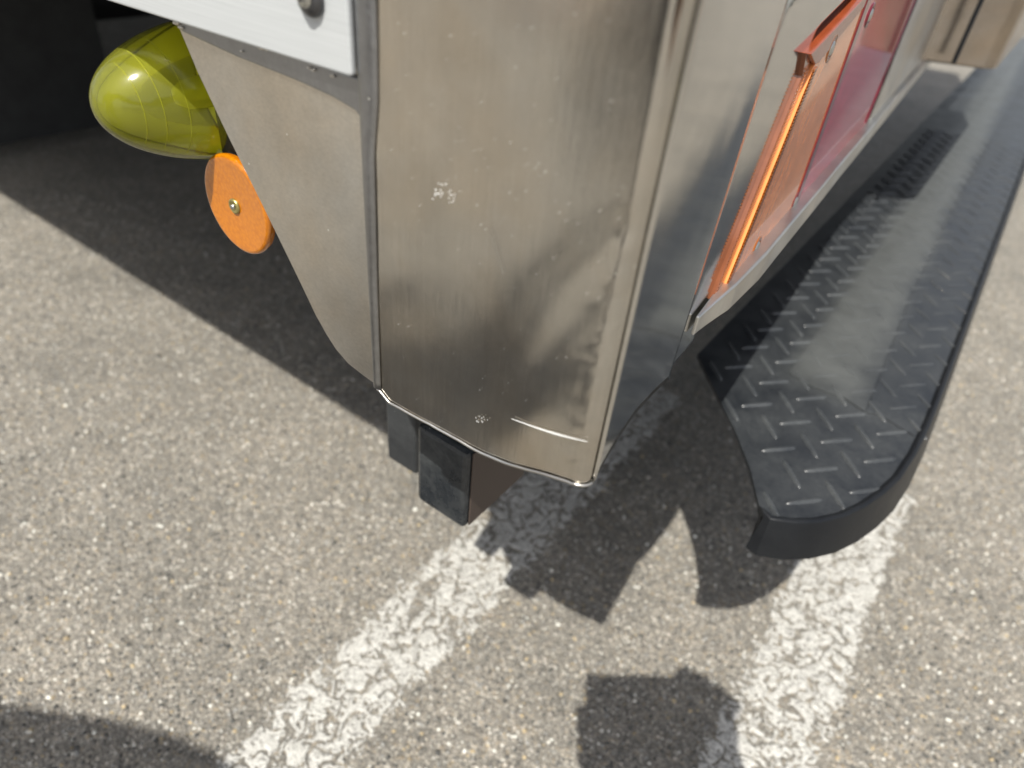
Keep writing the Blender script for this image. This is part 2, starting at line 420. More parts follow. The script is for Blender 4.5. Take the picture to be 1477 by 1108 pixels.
# corner panel: side face, rounded vertical corner; grid with dents
bott = [((548, 562)), ((562, 580)), ((600, 601)), ((640, 622)), ((680, 645)), ((700, 655)), ((740, 671)), ((790, 684)), ((820, 694)), ((838, 702))]
bz = []
for p in bott:
    Q = on_side(p); bz.append(((Q - T) @ L, Q[2]))
bz.sort()
def zbot(l): return float(np.interp(l, [q[0] for q in bz], [q[1] for q in bz]))
def dent(l, z, P):
    """pushes of a few tenths of a millimetre: a kink on the edge and a long buckle running down from it"""
    d = 0
    # buckle centre line (l as function of z)
    zc = np.interp(z, [.74, .80, .85, .885, .90], [.062, .050, .030, .004, -.01]); k = smoothstep(z, .735, .78) * (1 - smoothstep(z, .885, .905))
    x = (l - zc) / .014
    d += .0008 * math.exp(-x * x) * k
    x = (l - zc + .022) / .018
    d -= .0007 * math.exp(-x * x) * k
    d += .0007 * math.exp(-(((l + .0) / .007) ** 2 + ((z - .889) / .006) ** 2))
    d -= .0009 * math.exp(-(((l + .0) / .006) ** 2 + ((z - .879) / .004) ** 2))
    d += .0002 * noise.noise(Vector((l * 30, z * 14, 0))) + .0003 * noise.noise(Vector((l * 14, z * 14, 3)))
    d += .0003 * noise.noise(Vector((l * 150, z * 150, 3))) * math.exp(-((l - .004) / .008) ** 2) * (1 - smoothstep(z, .88, .9)) 
    return d * smoothstep(l, -.0005, .006)
rad = .0070
CS = .0028                                   # the fold stands this far outside the tip
def plan(s):
    """plan path along corner: s>0 on the side face, arc about the corner"""
    return s
cols = []
NL = 110
for i in range(NL):                                       # side face from fold to arc
    l = .154 + (rad - CS - .154) * i / (NL - 1); cols.append((W(l, 0, 0), R, l))
# arc centre
d1 = N; # travel along -L
th0 = 0
pc = W(rad - CS, rad, 0)                                       # centre of the rounding
ang_tot = math.acos(float(np.dot(R, N2) * -1 if False else np.dot(-R, N2)))
for k in range(1, 11):
    t = k / 10
    n_ = unit(-R * (1 - t) + N2 * t); # outward normal
    cols.append((pc + n_ * rad, -n_, (rad - CS) * (1 - t)))
rows = 130
verts = []; faces = []
for ci, (p, inn, l) in enumerate(cols):
    zb = zbot(max(l, 0.0))
    for j in range(rows):
        z = zb + (1.03 - zb) * j / (rows - 1)
        q = p + inn * dent(l, z, p)
        verts.append((q[0], q[1], z))
for i in range(len(cols) - 1):
    for j in range(rows - 1):
        faces.append((i * rows + j, i * rows + j + 1, (i + 1) * rows + j + 1, (i + 1) * rows + j))
o = link(mesh(verts, faces), 'corner_panel', M_side, bumper, smooth=True)
sm = o.modifiers.new('solid', 'SOLIDIFY'); sm.thickness = .0018; sm.offset = 1 
corner = o
pe = pc + N2 * rad                                        # where the arc ends on the rear face
r_e = float((pe - TX) @ R2); o_c = float((pe - TX) @ N2)
o_e = .00053                                              # plane of the lamps and the plate beyond the seam
SE = .124; slope_c = (o_c - (o_e - .0020)) / (SE - r_e)
# rear face of the corner, up to the seam
_n3 = unit(N2 + R2 * slope_c)
def rear_pt(p, off=0.0): return on_plane(p, pe, _n3)
rb = [(r_e, zbot(0))] + [(float((rear_pt(p) - TX) @ R2), float(rear_pt(p)[2])) for p in ((864, 672), (880, 643), (910, 598), (940, 565), (962, 545))]
seam_top = float((rear_pt((1133, 0)) - TX) @ R2); seam_bot = rb[-1][0]
TWIST = slope_c
def grid_panel(r0f, r1f, zb, zt, nr, nz, off, wav=0.0, twist=None):
    tw = TWIST if twist is None else twist
    vv = []; ff = []
    for i in range(nr + 1):
        for j in range(nz + 1):
            t = j / nz
            u = i / nr
            rA = r0f(0); rr = rA + (r1f(0) - rA) * u; z0 = zb(rr); z = z0 + (zt - z0) * t
            rr = r0f(z) + (r1f(z) - r0f(z)) * u
            dd = -max(0, rr - r_e) * tw + wav * (noise.noise(Vector((rr * 9, z * 12, 2))) + .4 * noise.noise(Vector((rr * 30, z * 30, 7))))
            vv.append(V(rr, off + dd, z))
    for i in range(nr):
        for j in range(nz):
            ff.append((i * (nz + 1) + j, (i + 1) * (nz + 1) + j, (i + 1) * (nz + 1) + j + 1, i * (nz + 1) + j + 1))
    return mesh(vv, ff)
seamr = lambda z: seam_bot + (seam_top - seam_bot) * (max(z, .745) - .745) / (.96 - .745) if z > 0 else seam_bot
zrb = lambda r: float(np.interp(r, [q[0] for q in rb], [q[1] for q in rb]))
me = grid_panel(lambda z: r_e, lambda z: seamr(z) - .0010, zrb, 1.03, 30, 60, o_c, .0002)
o = link(me, 'rear_corner_panel', M_mirror, bumper, smooth=True)
sm = o.modifiers.new('solid', 'SOLIDIFY'); sm.thickness = .0018; sm.offset = 1
# rear plate beyond the seam with lamp cut-out
def zr2(r): return .760
o1 = 1e-6
cut_l = .150; ztop_cut = .945
cut_z = [.700, .9341, .9385, .9545, .9600, 1.2]; cut_r = [.1825 + (.700 - .78) / .14 * .062, .2508, .2560, .3560, 1.3, 1.3]
me = grid_panel(lambda z: seamr(z) + .0004, lambda z: float(np.interp(max(z, .7), cut_z, cut_r)) if z > 0 else .19, lambda r: .7460, 1.03, 24, 110, o_e - .0016, .0001, 0.0)
o = link(me, 'rear_panel', M_mirror, bumper, smooth=True); sm = o.modifiers.new('solid', 'SOLIDIFY'); sm.thickness = .0018
# raised seam bead
sp = [V(seamr(z), o_c - (seamr(z) - r_e) * TWIST + .0002, z) for z in np.linspace(.748, 1.03, 40)]
sp = [p + N2 * (.0003 * noise.noise(Vector((0, 0, p[2] * 160)))) for p in sp]
link(tube(sp, .0010, 6), 'seam', M_seam, bumper, smooth=True)
# bottom rolled rims
rim = [W(l, -.0006, zbot(l)) for l in np.linspace(.154, rad - CS, 60)] + [(c[0] - c[1] * .0006) + np.array([0, 0, zbot(0)]) for c in cols[NL:]] + [V(r, o_c + .0004 - (r - r_e) * slope_c, zrb(r)) for r in np.linspace(r_e, rb[-1][0], 20)]
rim = [p + np.array([0, 0, .0006 * noise.noise(Vector((p[0] * 90, p[1] * 90, 0)))]) for p in rim]
link(tube(rim, .0009, 8), 'rolled_edge', M_lip, bumper, smooth=True)

# slanted side panel
sp = [on_side(p, .004) for p in ((250, 22), (285, 105), (330, 200), (380, 300), (425, 392), (455, 455), (470, 482), (484, 504), (502, 525), (525, 543), (550, 561))]
sp += [W(.153, .004, .80), W(.153, .004, .90), W(.153, .004, .97), W(.33, .004, .97)]
slab(sp, R * .003, 'side_panel', M_panel, bumper, bevel=.0007)
# upright fold between the two
foldp = []
fw = [];
def fold_strip():
    vv = []; ff = []; nz = 60; k = 9
    for j in range(nz + 1):
        z = .7262 + (1.03 - .7262) * j / nz
        wdt = np.interp(z, [.72, .80, .88, .905, .93, 1.03], [.0050, .0062, .0085, .0125, .0135, .0140])
        for i in range(k + 1):
            t = i / k
            l = .1562 - wdt + wdt * t
            prof = -.0024 * max(0, math.sin(math.pi * (.02 + .96 * t))) ** .6 + .0006
            vv.append(W(l, prof, z))
    for j in range(nz):
        for i in range(k):
            q = j * (k + 1) + i; ff.append((q, q + 1, q + k + 2, q + k + 1))
    return mesh(vv, ff)
o = link(fold_strip(), 'edge_fold', M_dark, bumper, smooth=True)  # darker steel stands in for the bend's dark reflection
sm = o.modifiers.new('solid', 'SOLIDIFY'); sm.thickness = .001; sm.offset = -1
# dark filler joint under the white plate
jt = [on_side(p, .0015) for p in ((246, 20), (300, 32), (400, 72), (516, 112), (531, 150), (529, 215), (524, 178), (512, 160), (480, 141), (430, 118), (340, 82), (262, 46))]
slab(jt, R * .003, 'sealed_joint', M_dark, bumper, bevel=.0012)
bl = []
fl = bmesh.new()
for (px, py, s_) in ((372, 67, .0007), (378, 70, .0009), (385, 72, .0006), (446, 98, .0007), (452, 101, .0008), (480, 110, .0007), (348, 74, .0006), (255, 33, .0014), (261, 40, .0010)):
    c = on_side((px, py), .0005); mt = Matrix.Translation(Vector(c)) @ Matrix.Diagonal((s_ * 1.8, s_, s_, 1))
    bmesh.ops.create_icosphere(fl, subdivisions=2, radius=1, matrix=mt)
for v_ in fl.verts: v_.co += Vector((noise.noise(v_.co * 900), noise.noise(v_.co * 900 + Vector((3, 0, 0))), 0)) * .0007
me = bpy.data.meshes.new('m'); fl.to_mesh(me); fl.free()
tag(link(me, 'weld_spatter', M_lip, bumper, smooth=True), kind='stuff')

# side rail plate
zp = .9147
pl = [W(.1572, -.004, zp + .0004), W(.160, -.004, zp - .0002), W(4.4, -.004, zp - .003), W(4.4, -.004, 1.08), W(.1572, -.004, 1.08)]
rail = slab(pl, R * .004, 'side_plate', M_plate, truck, bevel=.0012)
cs = on_side((450, -5), -.004)
sc = link(lathe([(0, .0001), (0, .0085), (-.0015, .0088), (-.0030, .0080), (-.0042, .0060), (-.0048, .0036), (-.0050, .00005)], cs, R, 40), 'screw', M_gun, rail, smooth=True)
hd = link(lathe([(-.0046, .0046), (-.0058, .0042), (-.0064, .0028), (-.0066, .00005)], cs, R, 32), 'screw_head', M_screw, rail, smooth=True)
bm = bmesh.new()
for an in (.5, .5 + math.pi / 2):
    u = L * math.cos(an) + np.array([0, 0, 1]) * math.sin(an); w = L * -math.sin(an) + np.array([0, 0, 1]) * math.cos(an)
    q = [cs - R * .0064 + u * x + w * y for x, y in ((-.0024, -.0005), (.0024, -.0005), (.0024, .0005), (-.0024, .0005))]
    q2 = [p - R * .0005 for p in q]; vs_ = [bm.verts.new(p) for p in q + q2]
    for fc in ((0, 1, 2, 3), (4, 5, 6, 7), (0, 1, 5, 4), (1, 2, 6, 5), (2, 3, 7, 6), (3, 0, 4, 7)): bm.faces.new([vs_[i] for i in fc])
bmesh.ops.recalc_face_normals(bm, faces=bm.faces)
me = bpy.data.meshes.new('m'); bm.to_mesh(me); bm.free(); link(me, 'screw_cross_slot', M_gun, rail)

# scratches and chips on the corner panel
def sliver(px, w_, name, par, mt=M_flake, off=-.0012):
    pts = [on_side(p, off) for p in px]; n_ = len(pts); 
    vv = []; 
    for i, p in enumerate(pts):
        t = unit(pts[min(i + 1, n_ - 1)] - pts[max(i - 1, 0)]); s_ = np.cross(t, R); ww = w_ * math.sin(math.pi * (i + .25) / (n_ - .5)) * (1 + .3 * noise.noise(Vector(p * 400)))
        vv += [p + s_ * ww, p - s_ * ww, p - R * .0002]
    ff = []
    for i in range(n_ - 1):
        a_ = i * 3; ff += [(a_, a_ + 2, a_ + 5, a_ + 3), (a_ + 2, a_ + 1, a_ + 4, a_ + 5)]
    return link(mesh(vv, ff), name, mt, par, smooth=False)
sc1 = [(738 + 110 * t, 604 + 33 * t + 3 * math.sin(t * 3)) for t in np.linspace(0, 1, 16)]
sliver(sc1, .0007, 'scratch', corner)
bm = bmesh.new()
def fleck(px, py, r0):
    c = on_side((px, py), -.0009); k = random.randint(5, 7); vs_ = []
    for i in range(k):
        an = 2 * math.pi * i / k; rr = r0 * random.uniform(.5, 1.2)
        vs_.append(bm.verts.new(c + L * rr * math.cos(an) * .8 + np.array([0, 0, 1]) * rr * math.sin(an)))
    bm.faces.new(vs_)
for _ in range(16): fleck(random.gauss(635, 5), random.gauss(277, 6), .0006)
for _ in range(10): fleck(random.gauss(652, 3), random.gauss(285, 5), .0005)
for _ in range(14): fleck(random.gauss(696, 5), random.gauss(607, 4), .0005)
for _ in range(110): fleck(random.uniform(560, 900), random.uniform(20, 620), random.choice([.00018, .00022, .0003]))
me = bpy.data.meshes.new('m'); bm.to_mesh(me); bm.free()
tag(link(me, 'paint_fleck', M_flake, corner), kind='stuff')
for pts in (((708, 330), (726, 395)),):
    q = [tuple(np.array(pts[0]) + (np.array(pts[1]) - pts[0]) * t) for t in np.linspace(0, 1, 8)]
    sliver(q, .00004, 'scratch', corner, M_lip, -.001)

# ------------------------------------------------------------------ lower lip of the rear bumper
lipf = lambda r, o_, z: V(r, o_, z)
vv = []; ff = []
prof = [(.000, .7600), (.0100, .7580), (.0135, .7620), (.0135, .7845), (.0125, .7860), (.000, .7860)]
rr_ = [.150, .158, .168, .180] + list(np.linspace(.2, 2.0, 30))
for r in rr_:
    k = smoothstep(r, .135, .235); ks = .12 + .88 * k
    for (oo, z) in prof: vv.append(V(r, o_e + oo * ks + .0005 * noise.noise(Vector((r * 8, 0, 0))), .765 + (z - .765) * (.5 + .5 * k) + .0))
m_ = len(prof)
for i in range(len(rr_) - 1):
    for j in range(m_): ff.append((i * m_ + j, (i + 1) * m_ + j, (i + 1) * m_ + (j + 1) % m_, i * m_ + (j + 1) % m_))
ff += [tuple(range(m_)), tuple(range((len(rr_) - 1) * m_, len(rr_) * m_))[::-1]]
link(mesh(vv, ff), 'bumper_lip', M_lip, bumper, bevel=.0012)
rd = .750
# worn plate beside the tail lamp
pp = [V(rd + .006, o_e + .006, .785), V(1.25, o_e + .006, .785), V(1.25, o_e + .006, .9572), V(rd + .012, o_e + .006, .9572)]
slab(pp, -N2 * .003, 'lamp_end_plate', M_lip, bumper, bevel=.0008)

# ------------------------------------------------------------------ tail lamp
lamp = link(boxm(lambda r, o_, z: V(r, o_, z), .155, .70, o_e - .010, o_e - .006, .775, .950), 'tail_lamp', M_under, truck)
fo = o_e + .0034
def face_pt(p): Q = on_rear(p, fo); return float((Q - TX) @ R2), float(Q[2])
am = lambda z: .195 + (z - .78) / .14 * .063
M_flange = lens('amber_flange', (.20, .068, .032), .18)
dv = .3840; zt = .9440; zb_ = .776
def prism(outline, o0, o1_, name, material, parent, bevel=.0012):
    return slab([V(r, o1_, z) for r, z in outline], N2 * (o0 - o1_), name, material, parent, bevel=bevel)
am_out = [(am(zb_), zb_), (dv - .0012, zb_), (dv - .0012, zt), (.266, .9190), (am(.9165), .9165)]
amber = prism(am_out, o_e - .006, fo, 'amber_lens', M_amber, lamp, .0006)
prism([(am(zb_) - .0145, zb_), (am(zb_) - .0006, zb_), (am(.9165) - .0006, .9165), (.2300, .9262), (am(.912) - .0145, .912)], o_e - .004, o_e + .0011, 'lens_flange', M_flange, lamp, .0003)
prism([(.2300, .9262), (am(.9165) - .001, .9170), (.267, .9170), (dv - .008, zt - .0030), (dv - .008, zt + .0065)], o_e - .006, fo + .0005, 'lens_border', M_ambd, lamp, .0006)  # amber darkened to paint the shade under the cut-out edge
prism([(rd - .0225, zb_), (rd - .0195, zb_), (rd + .0125, zt + .010), (rd + .0085, zt + .010)], o_e - .006, fo + .0010, 'lens_border', lens('red_border', (.10, .004, .015), .2), lamp, .0005)
M_rededge = lens('red_recess', (.12, .003, .012), .2)
# fine upright flutes moulded in the face
bm = bmesh.new()
# ribbed border down the left edge: one tooth per centimetre or less
bm2 = bmesh.new()
nr_ = 64; zr0, zr1 = zb_ + .004, .915
for i in range(nr_):
    z0 = zr0 + (zr1 - zr0) * i / nr_; z1 = z0 + (zr1 - zr0) / nr_ * .6; e0 = am(z0)
    for (ra, rb_, oa, ob) in ((e0 - .0125, e0 - .0008, o_e - .004, o_e + .0015), (e0 + .0002, e0 + .0085, fo + .0001, fo + .0012)):
        sl = .0008 if oa > fo else 0
        q = [V(ra, oa, z0), V(rb_, oa, z0 + sl), V(rb_, ob, z0 + sl), V(ra, ob, z0), V(ra, oa, z1), V(rb_, oa, z1 + sl), V(rb_, ob, z1 + sl), V(ra, ob, z1)]
        t_ = bm if oa < o_e else bm2
        vs_ = [t_.verts.new(p) for p in q]
        for fc in ((0, 1, 2, 3), (4, 5, 6, 7), (0, 1, 5, 4), (1, 2, 6, 5), (2, 3, 7, 6), (3, 0, 4, 7)): t_.faces.new([vs_[i_] for i_ in fc])
for t_, nm, mt in ((bm, 'side_rib', lens('amber_side_wall', (.34, .12, .055), .15)), (bm2, 'edge_rib', M_amber2)):
    bmesh.ops.recalc_face_normals(t_, faces=t_.faces); me = bpy.data.meshes.new('m'); t_.to_mesh(me); t_.free()
    tag(link(me, nm, mt, lamp), kind='stuff')
red_out = [(dv + .0010, zb_), (rd - .02, zb_), (rd + .01, zt + .010), (dv + .0010, zt + .010)]
redl = prism(red_out, o_e - .006, fo - .0004, 'red_lens', M_red, lamp, .0015)
link(boxm(lambda r, o_, z: V(r, o_, z), dv - .0075, dv + .0085, fo - .002, fo + .0012, zb_, zt + .010), 'red_divider', lens('red_edge', (.13, .002, .010), .15), lamp, bevel=.0012)
for (px, py, big) in ((1199, 70, 1), (1255, 22, 1), (1091, 357, 0), (1147, 290, 0)):
    r, z = face_pt((px, py)); c = V(r, fo, z)
    link(lathe([(-.0004, .0095), (.0006, .0088), (.0006, .0062), (-.0001, .0058)], c, N2, 24), 'screw_recess', M_amber2 if px in (1199, 1091) else M_rededge, lamp, smooth=True)
    link(lathe([(0, .0050), (.0010, .0044), (.0014, .0030), (.0014, .00005)], c, N2, 20), 'screw', M_screw, lamp, smooth=True)
# screw clip seen at the lower left of the lamp
link(lathe([(0, .0055), (.003, .005), (.0042, .003), (.0045, .00005)], on_rear((1034, 434), o_e + .001), N2, 20), 'clip_screw', M_flake, lamp, smooth=True)

# ------------------------------------------------------------------ stainless box over the far end of the step
zb2 = .785
c1 = on_z((1362, 72), zb2); c2 = on_z((1436, 101), zb2)
n_c2 = (c2 - TX) @ N; r_c2 = (c2 - TX) @ R
def Wn(n_, r, z): q = TX + N * n_ + R * r; return np.array([q[0], q[1], z])
out = [Wn(-.16, r_c2 - .10, zb2), Wn(n_c2 - .02, r_c2 - .02, zb2), Wn(n_c2 - .004, r_c2 - .004, zb2), Wn(n_c2, r_c2 + .02, zb2), Wn(n_c2, r_c2 + .9, zb2), Wn(-.16, r_c2 + .9, zb2)]
hb = slab(out, (0, 0, .30), 'stay_box', M_box, truck, bevel=.004)
link(tube([Wn(-.02, r_c2 - .085, zb2 + .01), Wn(-.02, r_c2 - .085, zb2 + .29)], .004, 8), 'stay_box_seal', M_black, hb)

# ------------------------------------------------------------------ rear step
ZS, ZB = .475, .4305
edge_pts = [(-.115, .575), (-.0844, .5383), (-.010, .452), (.030, .398), (.0640, .340), (.076, .3345), (.098, .347), (.1183, .3659), (.137, .392), (.152, .424), (.164, .460), (.1735, .50), (.180, .56), (.1835, .64), (.1845, .80)]
outl = edge_pts + [(.1855, 5.0), (-.125, 5.0)]
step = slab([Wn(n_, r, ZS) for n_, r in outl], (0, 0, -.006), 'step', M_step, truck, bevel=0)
# raised rim and outer skirt, which leans outwards
vv = []; ff = []
idx0 = 4; path = edge_pts[idx0:] + [(.1855, 5.0)]
def path_norm(i):
    p0 = np.array(path[max(i - 1, 0)]); p1 = np.array(path[min(i + 1, len(path) - 1)]); t = unit(p1 - p0); return np.array([t[1], -t[0]])
pr = [(-.008, .0005), (-.0055, .0032), (-.002, .0042), (.001, .003), (.0025, -.001)]
prof_s = pr + [(.012, -(ZS - ZB) + .003), (.0125, -(ZS - ZB)), (.009, -(ZS - ZB)), (-.0015, -.008), (-.008, -.006)]
# dense path
dp = []
for i in range(len(path) - 1):
    p0, p1 = np.array(path[i]), np.array(path[i + 1]); k = 2 if i < len(path) - 2 else 12
    for j in range(k): dp.append(p0 + (p1 - p0) * j / k)
dp.append(np.array(path[-1])); path = [tuple(p) for p in dp]
for i, p in enumerate(path):
    nr0 = path_norm(i)
    if i == 0: nr0 = unit(np.array([.62, -.78]))
    for (oo, dz) in prof_s: vv.append(Wn(p[0] + nr0[0] * oo, p[1] + nr0[1] * oo, ZS + dz))
m_ = len(prof_s)
for i in range(len(path) - 1):
    for j in range(m_): ff.append((i * m_ + j, (i + 1) * m_ + j, (i + 1) * m_ + (j + 1) % m_, i * m_ + (j + 1) % m_))
ff += [tuple(range(m_)), tuple(range((len(path) - 1) * m_, len(path) * m_))[::-1]]
me = mesh(vv, ff); bm = bmesh.new(); bm.from_mesh(me); bmesh.ops.recalc_face_normals(bm, faces=bm.faces); bm.to_mesh(me); bm.free()
o = link(me, 'skirt', M_black, step, smooth=True, bevel=.0008)
me.set_sharp_from_angle(angle=R_(40))
# one tread bar, shared
def bar_mesh(leng, wd_, hh):
    v_ = []; f_ = []
    st = [(-1, .15, .0), (-.93, .55, .45), (-.8, .85, .8), (-.4, 1, 1), (.4, 1, 1), (.8, .85, .8), (.93, .55, .45), (1, .15, 0)]
    for (t, w_, h_) in st:
        x = t * leng / 2
        for (yy, zz) in ((-1, -.15), (-.45, .8), (0, 1), (.45, .8), (1, -.15)): v_.append((x, yy * w_ * wd_ / 2, zz * max(h_, .08) * hh))
    for i in range(len(st) - 1):
        for j in range(4): f_.append((i * 5 + j, (i + 1) * 5 + j, (i + 1) * 5 + j + 1, i * 5 + j + 1))
    me = mesh(v_, f_); me.shade_smooth(); return me
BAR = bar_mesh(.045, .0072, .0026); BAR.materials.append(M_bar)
from_poly = outl
def inside(n_, r, mg=.012):
    def pip(x, y):
        c = False; j = len(outl) - 1
        for i in range(len(outl)):
            xi, yi = outl[i]; xj, yj = outl[j]
            if (yi > y) != (yj > y) and x < (xj - xi) * (y - yi) / (yj - yi) + xi: c = not c
            j = i
        return c
    return all(pip(n_ + dx, r + dy) for dx, dy in ((mg, 0), (-mg, 0), (0, mg), (0, -mg), (0, 0)))
far = []; cnt = 0
baseN = math.atan2(N[1], N[0]); 
def place_bar(n_, r, ang, dz=0.0):
    d = N * math.cos(R_(ang)) + R * math.sin(R_(ang)); return Wn(n_, r, ZS + dz), math.atan2(d[1], d[0])
allb = []
for i in range(-4, 5):
    for j in range(-6, 44):
        n_, r = .045 + .0515 * i - (.0 if True else 0), .454 + .0662 * j
        if inside(n_, r): allb.append((r, n_, 48))
        n_, r = .071 + .0500 * i, .4880 + .0662 * j
        if inside(n_, r, .010): allb.append((r, n_, -47))
allb.sort()
for k, (r, n_, ang) in enumerate(allb[:300]):
    loc, an = place_bar(n_, r, ang)
    ob = bpy.data.objects.new('tread_bar', BAR); COL.objects.link(ob); ob.parent = step
    ob.location = Vector(loc - WL[step.name]); ob.rotation_euler = (0, 0, an)
# film along the middle of the step, toned for the painted reflection
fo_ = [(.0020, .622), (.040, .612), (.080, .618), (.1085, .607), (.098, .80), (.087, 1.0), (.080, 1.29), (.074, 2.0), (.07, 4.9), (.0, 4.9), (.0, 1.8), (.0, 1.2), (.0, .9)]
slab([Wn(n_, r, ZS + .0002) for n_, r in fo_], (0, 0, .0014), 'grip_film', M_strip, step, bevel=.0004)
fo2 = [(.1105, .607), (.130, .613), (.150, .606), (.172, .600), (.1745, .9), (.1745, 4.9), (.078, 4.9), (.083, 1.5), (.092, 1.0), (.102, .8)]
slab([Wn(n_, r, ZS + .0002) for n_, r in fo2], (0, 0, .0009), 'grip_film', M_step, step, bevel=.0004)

# ------------------------------------------------------------------ block hanging under the corner
zk = .50
kb = on_z((668, 765), zk); kl = (kb - TX) @ L; kr = (kb - TX) @ R
kw = .060
blk = link(boxm(W, kl, kl + kw, kr, kr + .075, zk, .598), 'bracket_block', rubber('worn_black_plastic', (.009, .012, .016), .16, .45, .16), truck, bevel=.005)
link(boxm(W, kl - .0022, kl - .0006, kr + .006, kr + .095, zk + .003, .596), 'bracket_cheek', M_brown, blk, bevel=.0006)
tc = W(kl + kw * .5, kr + .034, .5985)
link(lathe([(0, .027), (.006, .026), (.006, .019), (-.0, .017), (-.0005, .0001)], tc, np.array([0, 0, 1.]), 40), 'socket_ring', M_black, blk, smooth=True)
link(lathe([(0.005, .0145), (.016, .0135), (.016, .0001)], tc, np.array([0, 0, 1.]), 30), 'bolt_cap', M_black, blk, smooth=True)
qb = on_side((576, 640), kr + .055); lb = (qb - T) @ L
link(boxm(W, lb - .024, lb + .020, kr + .055, kr + .095, qb[2] - .034, qb[2] + .10), 'bracket_rear_block', rubber('grey_plastic', (.018, .020, .023), .4, .6), blk, bevel=.004)
link(boxm(W, kl + .012, kl + kw - .012, kr + .078, kr + .13, .52, .99), 'hanger_post', M_under, truck, bevel=.003)

# ------------------------------------------------------------------ lime bullet marker lamp
lp = (.4120, .8418); a0, r0 = .1134, .0525; rc = .10
ctr = W(lp[0], rc, lp[1])
prof = [(-a0 * math.cos(t), r0 * math.sin(t)) for t in np.linspace(.0, math.pi / 2, 40)]
prof[0] = (-a0, .00004)
ml = link(lathe([(0, r0 + .004), (.030, r0 + .004), (.032, r0), (.032, .0001)], ctr, R, 64), 'marker_lamp', M_box, truck, smooth=True)
link(lathe(prof, ctr, R, 64), 'lens_dome', M_lime, ml, smooth=True)
for d_ in (.094, .083, .068):
    rr0 = r0 * math.sqrt(max(0, 1 - (d_ / a0) ** 2)) + .0001
    pts = [ctr - R * d_ + (L * math.cos(t) + np.array([0, 0, 1]) * math.sin(t)) * rr0 for t in np.linspace(R_(95), R_(232), 48)]
    link(tube(pts, .00024, 6, False), 'lens_ring', M_ring, ml, smooth=True)
link(lathe([(-.002, r0 - .002), (-.002, .019), (-.002, .00005)], ctr, R, 48), 'reflector_plate', mat('lime_reflector', (.62, .62, .10), .6, .0), ml)
link(lathe([(-.003, .012), (-.03, .012), (-.045, .0105), (-.053, .006), (-.055, .00005)], ctr, R, 32), 'bulb', M_ring, ml, smooth=True)
link(boxm(W, lp[0] - .012, lp[0] + .012, rc + .03, rc + .12, lp[1] - .02, 1.0), 'lamp_bracket', M_under, ml)

# ------------------------------------------------------------------ round side reflector
rc2 = .05
top_, bot_, lef_ = on_side((344, 229), rc2), on_side((388, 380), rc2), on_side((302, 288), rc2)
zc_ = (top_[2] + bot_[2]) / 2; rr2 = (top_[2] - bot_[2]) / 2; lc_ = (lef_ - T) @ L - rr2
rcn = W(lc_, rc2, zc_)
rf = link(lathe([(.0045, rr2 - .001), (0, rr2), (-.0016, rr2 - .0006), (-.0026, rr2 - .002), (-.0028, rr2 - .004), (-.0024, rr2 - .0065), (-.0030, .010), (-.0026, .006), (-.0026, .00004)], rcn, R, 64), 'round_reflector', M_orange, truck, smooth=True)
q = G(M_orange); c = q.coord((1, 1, 1)); q.l(q.bump(q.vor(c, 330, 'Distance'), .3, .0004), q.p.inputs['Normal'])
q.l(q.mix(q.ramp(q.vor(c, 330, 'Distance'), [(.25, g3(0)), (.8, g3(1))]), (.50, .160, .001), (.42, .125, .001)), q.p.inputs['Base Color'])
link(lathe([(-.0028, .0062), (-.0042, .0060), (-.0048, .0044), (-.0045, .0042), (-.0044, .00004)], rcn, R, 24), 'screw', mat('brass_screw', (.42, .36, .14), .35, .8), rf, smooth=True)
link(lathe([(-.0046, .0022), (-.0060, .0018), (-.0062, .00004)], rcn, R, 16), 'screw_tip', M_screw, rf, smooth=True)
link(boxm(W, lc_ - .02, lc_ + .02, rc2 + .007, rc2 + .010, zc_ - .03, .99), 'reflector_bracket', M_under, rf)

# ------------------------------------------------------------------ body, chassis, wheels
body = link(boxm(W, .012, 7.0, .012, 4.9, 1.09, 2.9), 'cargo_body', M_bodyp, truck, bevel=.01)
link(boxm(W, .022, 7.0, .030, 4.85, .975, 1.0895), 'bed_floor', M_under, truck)
link(boxm(W, .75, 7, .85, .95, .62, .97), 'chassis_rail', M_under, truck)
link(boxm(W, .75, 7, 3.2, 3.3, .62, .97), 'chassis_rail', M_under, truck)
link(boxm(W, 7.2, 9.2, .0, 4.9, .5, 2.8), 'cab', M_bodyp, truck, bevel=.08)
def wheel(l, r):
    c = W(l, r, .40)
    w_ = link(lathe([(-.01, .22), (-.055, .25), (-.075, .33), (-.070, .375), (-.05, .398), (.05, .398), (.070, .375), (.075, .33), (.06, .25), (.01, .22)], c + R * .075, R, 64), 'wheel', M_tyre, truck, smooth=True)
    link(lathe([(-.045, .215), (-.05, .228), (-.03, .215), (.0, .19), (.02, .12), (-.02, .09), (-.05, .08), (-.055, .0001)], c + R * .075, R, 48), 'rim', M_under, w_, smooth=True)
wheel(3.35, .30); wheel(3.35, .62); wheel(3.35, 4.2); wheel(3.35, 4.5)
link(boxm(W, 2.80, 2.82, .16, 1.12, .05, .60), 'mud_flap', M_tyre, truck)
link(boxm(W, 2.83, 2.90, .10, 1.3, .58, .74), 'flap_bar', M_box, truck, bevel=.01)
link(lathe([(0, .11), (2.6, .11)], W(3.35, 1.0, .42), R, 24), 'axle', M_under, truck, smooth=True)

